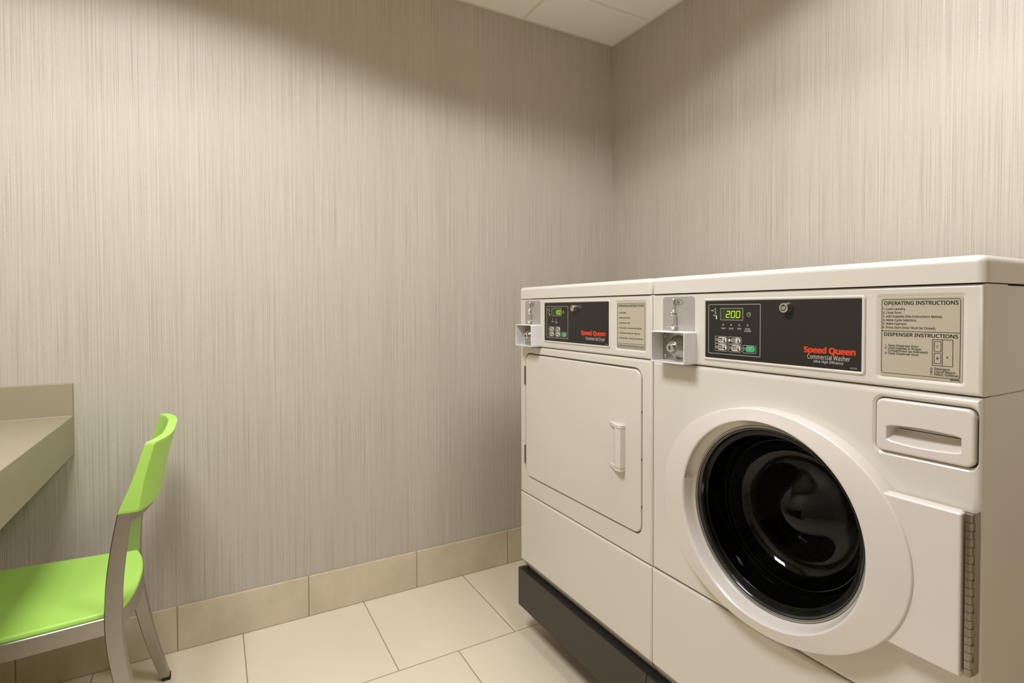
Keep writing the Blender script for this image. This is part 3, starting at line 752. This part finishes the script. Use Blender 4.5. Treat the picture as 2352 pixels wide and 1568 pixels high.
control_panel(root, (-1.3525, -1.7032, 1.0881, 1.2265), (-1.3580, -1.6975, 1.0935, 1.2215), (-1.3670, -1.4998, 1.1033, 1.2137), (-1.3994, -1.4583, 1.1788, 1.2053), '200', (-1.4135, -1.4520, 1.1848, 1.1984), (-1.4720, 1.1916),
    [(-1.3856, -1.4182, 1.1270, 1.1425), (-1.4217, -1.4540, 1.1270, 1.1425), (-1.3857, -1.4183, 1.1100, 1.1260), (-1.4218, -1.4541, 1.1100, 1.1260), (-1.4583, -1.4898, 1.1099, 1.1260)],
    [(-1.3923, -1.4164, 1.1286, 1.1410), (-1.4284, -1.4521, 1.1288, 1.1410), (-1.3924, -1.4165, 1.1120, 1.1248), (-1.4285, -1.4522, 1.1118, 1.1248), (-1.4648, -1.4874, 1.1120, 1.1248)],
    [(-1.3870, 1.1347), (-1.4233, 1.1349), (-1.3871, 1.1184), (-1.4229, 1.1186), (-1.4588, 1.1184)], 1, [(-1.4074, 1.1684), (-1.4281, 1.1685), (-1.4487, 1.1686), (-1.4695, 1.1685)],
    [('WASH', -1.4018, -1.4132, 1.1590, 1.1622), ('RINSE', -1.4226, -1.4342, 1.1590, 1.1624), ('SPIN', -1.4443, -1.4536, 1.1590, 1.1625), ('DOOR', -1.4633, -1.4752, 1.1592, 1.1625), ('LOCKED', -1.4615, -1.4775, 1.1546, 1.1582)],
    [(-1.3730, -1.3869, 1.1943, 1.2054), (-1.3782, -1.3903, 1.1888, 1.1946), (-1.3819, -1.3920, 1.1806, 1.1889)], (-1.5590, 1.2055),
    [('Speed Queen', -1.5933, -1.6885, 1.1210, 1.1312), ('Commercial Washer', -1.6006, -1.6792, 1.1092, 1.1175, 0, 0), ('Ultra High Efficiency', -1.6124, -1.6683, 1.1027, 1.1072, .012, .25), ('801050', -1.6798, -1.6910, 1.0967, 1.0992, 0, 0)],
    [('NORMAL', 'HOT'), ('PERM', 'PRESS', 'WARM'), ('NORMAL', 'WARM'), ('DELICATES', 'COLD')])
st = obj('instruction_sticker', rplate(nb(), -1.7257, -1.8412, 1.0905, 1.2222, .003, FX+.0024, FX+.0014), M_sticker, root)
bm = nb()
rframe(bm, -1.7283, -1.8384, 1.0952, 1.2190, .0035, .0006, x+.0002, x)
text(bm, 'OPERATING INSTRUCTIONS', -1.7318, -1.8354, 1.2096, 1.2155, x, .025)
for s, b, z in [('1. Load Laundry.', -1.7642, 1.2014), ('2. Close Door.', -1.7588, 1.1952), ('3. Add Supplies (See Instructions Below).', -1.8149, 1.1890), ('4. Make Cycle Selection.', -1.7802, 1.1828), ('5. Make Payment.', -1.7665, 1.1767), ('6. Press Start (Door Must be Closed).', -1.8063, 1.1705)]:
    text(bm, s, -1.7301, b, z, z+.0034, x, .008)
stroke(bm, -1.7283, 1.1662, -1.8384, 1.1662, .0007, x)
text(bm, 'DISPENSER INSTRUCTIONS', -1.7322, -1.8355, 1.1578, 1.1633, x, .025)
for s, a, b, z in [('1. Open Dispenser Door.', -1.7339, -1.7836, 1.1405), ('2. Load Supplies in Proper', -1.7334, -1.7871, 1.1362), ('Compartment (as Indicated).', -1.7384, -1.7966, 1.1318), ('3. Close Dispenser Door.', -1.7335, -1.7842, 1.1272)]:
    text(bm, s, a, b, z, z+.0033, x, .008)
for s, b, z in [('A. Detergent', -1.8253, 1.1071), ('B. Liquid Bleach', -1.8327, 1.1028), ('C. Fabric Softener', -1.8369, 1.0985)]: text(bm, s, -1.7997, b, z, z+.0034, x, .008)
rframe(bm, -1.8020, -1.8292, 1.1136, 1.1551, .0002, .0006, x+.0002, x); rframe(bm, -1.8043, -1.8138, 1.1357, 1.1521, .0002, .0006, x+.0002, x); rframe(bm, -1.8043, -1.8138, 1.1170, 1.1335, .0002, .0006, x+.0002, x)
stroke(bm, -1.8155, 1.1136, -1.8155, 1.1551, .0006, x)
for s, yy, zz_ in (('A', -1.8221, 1.1262), ('B', -1.8091, 1.1238), ('C', -1.8091, 1.1421)): text(bm, s, yy+.0013, yy-.0013, zz_, zz_+.0033, x, .03)
text(bm, '685942R6', -1.8259, -1.8387, 1.0924, 1.0946, x, .02)
obj('instruction_lettering', bm, M_ink, st, 0)

# ---- porthole door: oval outer ring, round lip, inner wall, glass bowl
def pol(a, rx, rz): return (WC - rx*math.cos(a), WZ + rz*math.sin(a))
NA = 144; A_, B_ = .2685, .2262; RL = .2010
def dring(d, k, notch=0.0, r=None):
    out = []
    for i in range(NA):
        a = 2*math.pi*i/NA
        if r is None:
            rx = RL + (A_-RL)*k; rz = RL + (B_-RL)*k
        else: rx = rz = r
        dg = math.degrees(a) % 360
        if notch:
            wv = min(max((dg-104)/2.5, 0), 1)*min(max((169-dg)/2.0, 0), 1); rx += notch*wv; rz += notch*wv
        y, z = pol(a, rx, rz); out.append((FX-d, y, z))
    return out
bm = nb()
loft(bm, [dring(-.004, .985), dring(.004, 1.0), dring(.0290, .992), dring(.0312, .982), dring(.0330, .962), dring(.0342, .93), dring(.0368, .5), dring(.0395, .14),
          dring(.0400, .05), dring(.0395, .015), dring(.0375, 0, 0, .2002), dring(.0345, 0, .004, .1990), dring(.0330, 0, .010, .1985), dring(.0180, 0, .010, .1940), dring(.0120, 0, .002, .1915), dring(.0100, 0, 0, .1900), dring(.0085, 0, 0, .1885)], False, False)
dr = obj('door_ring', bm, M_whiteplastic, root, 40)
bm = lathe_x(nb(), WC, WZ, [(FX-.0060, .1905), (FX-.0105, .1890), (FX-.0120, .1878), (FX-.0110, .1864), (FX-.0080, .1862), (FX-.0090, .1850), (FX-.0085, .1842), (FX-.004, .1840)], 144)
obj('glass_rim', bm, mat('pale_rim_plastic', (.42, .40, .36), .18, metal=.6), dr, 50)
bm = lathe_x(nb(), WC, WZ, [(FX-.006, .1843), (FX-.0085, .1825), (FX-.0070, .1790), (FX-.002, .1770), (FX+.004, .1755), (FX+.010, .1725), (FX+.020, .1690), (FX+.055, .1640), (FX+.060, .1600), (FX+.060, .150)], 144)
obj('door_bezel', bm, M_gloss, dr, 50)
pr_ = []
for i in range(40):
    t = i/39
    # flange, side wall of the bowl, then a softly domed bottom
    if t < .15: r, d = .177-.010*(t/.15), .002+.004*(t/.15)
    elif t < .55: q = (t-.15)/.4; r, d = .167-.030*q**1.6, .006+.080*q
    else: q = (t-.55)/.45; r, d = .137*math.cos(q*math.pi/2), .086+.014*(1-math.cos(2*math.pi*q))-.030*math.sin(q*math.pi/2)**2
    pr_.append((FX+d, max(r, .0008)))
bm = lathe_x(nb(), WC, WZ, pr_, 120, False, True); obj('glass_bowl', bm, M_glass, dr, 60)
# dark rubber bellows and drum
bm = lathe_x(nb(), WC, WZ, [(FX+.012, .2045), (FX+.035, .207), (FX+.05, .195), (FX+.06, .185), (FX+.065, .178), (FX+.075, .182), (FX+.085, .19), (FX+.09, .215), (FX+.10, .236)], 96)
obj('door_seal', bm, M_rubber, root, 60)
me_ = nb(); uvl = me_.loops.layers.uv.new('UVMap'); n_ = 96; prof = [(FX+.095, .205, 0), (FX+.10, .22, .05), (FX+.13, .236, .15), (FX+.40, .236, 1.0)]
L = [[me_.verts.new((x_, WC+r_*math.cos(2*math.pi*i/n_), WZ+r_*math.sin(2*math.pi*i/n_))) for i in range(n_)] for x_, r_, v_ in prof]
for k in range(len(prof)-1):
    for i in range(n_):
        f = me_.faces.new((L[k][i], L[k][(i+1) % n_], L[k+1][(i+1) % n_], L[k+1][i]))
        for lp, uv in zip(f.loops, ((i/n_, prof[k][2]), ((i+1)/n_, prof[k][2]), ((i+1)/n_, prof[k+1][2]), (i/n_, prof[k+1][2]))): lp[uvl].uv = uv
f = me_.faces.new(L[-1])
for lp in f.loops: lp[uvl].uv = ((lp.vert.co.y-WC)*.8+.5, (lp.vert.co.z-WZ)*5+.5)
dm = obj('drum', me_, M_drum, root, 50)
for k in range(3):
    a = math.radians(80+120*k); bm = nb(); R = []
    for x_, hgt in ((FX+.13, .02), (FX+.17, .055), (FX+.36, .055), (FX+.395, .02)):
        e = Vector((0, math.cos(a), math.sin(a))); tt = Vector((0, -math.sin(a), math.cos(a))); c0 = Vector((x_, WC, WZ)) + e*.234
        R.append([tuple(c0+tt*.035), tuple(c0-e*hgt*.7+tt*.018), tuple(c0-e*hgt), tuple(c0-e*hgt*.7-tt*.018), tuple(c0-tt*.035)])
    loft(bm, R); obj('drum_baffle', bm, mat('drum_steel', (.42, .40, .37), .25, metal=1.0), dm, 40)
# hinge plate and piano hinge
bm = nb(); bx(bm, FX-.0300, FX-.006, -1.8545, -1.7450, .6565, .9010, .0035, 3, lambda e: all(v.co.x < FX-.02 for v in e.verts) or all(v.co.z > .9 for v in e.verts))
obj('hinge_plate', bm, M_whiteplastic, dr, 35)
bm = nb(); n_ = 20; hz0, hz1 = .6610, .9020
for i in range(n_):
    za = hz0+(hz1-hz0)*i/n_; zb = hz0+(hz1-hz0)*(i+1)/n_-.0007
    bx(bm, FX-.0265, FX-.0165, -1.8660, -1.8570, za, zb, .0030, 3, lambda e: abs(e.verts[0].co.z-e.verts[1].co.z) > .005)
    if i % 2: bx(bm, FX-.0225, FX-.0205, -1.8675, -1.8640, za+.0008, zb-.0008)
bx(bm, FX-.0180, FX+.0002, -1.8668, -1.8655, hz0, hz1); bx(bm, FX-.0160, FX-.0140, -1.8660, -1.8500, hz0, hz1)
obj('hinge', bm, M_hinge, root, 30)

# ------------------------------------------------------------------ plinths
for kd, lab in (('dryer', 'dark bronze metal plinth under the dryer'), ('washer', 'dark bronze metal plinth under the washing machine')):
    a, b = Y[kd]; off = .0045 if kd == 'dryer' else .0045
    a += .002+off*0; t = thing('plinth', lab, 'plinth', (-.48, (a+b)/2, 0)); t['group'] = 'plinths under the machines'
    ya, yb = (-.5015, -1.1760) if kd == 'dryer' else (-1.1775, -1.8600)
    bm = nb(); bx(bm, -.8620, -.13, yb, ya, .108, .2465, .0022, 2)
    obj('frame', bm, M_plinth, t, 30)
    obj('black_top', box(-.8590, -.14, yb+.002, ya-.002, .2462, .2470), M_rubber, t)  # thin sheet that makes the plinth top blacker than its frame
    for fx_, fy in ((-.66, ya-.12), (-.66, yb+.12), (-.18, ya-.04), (-.18, yb+.04)):
        bm = nb(); tube(bm, [(fx_, fy, 0), (fx_, fy, .010), (fx_, fy, .012), (fx_, fy, .110)], [.022, .020, .007, .007], 16); obj('foot', bm, M_steel, t, 40)
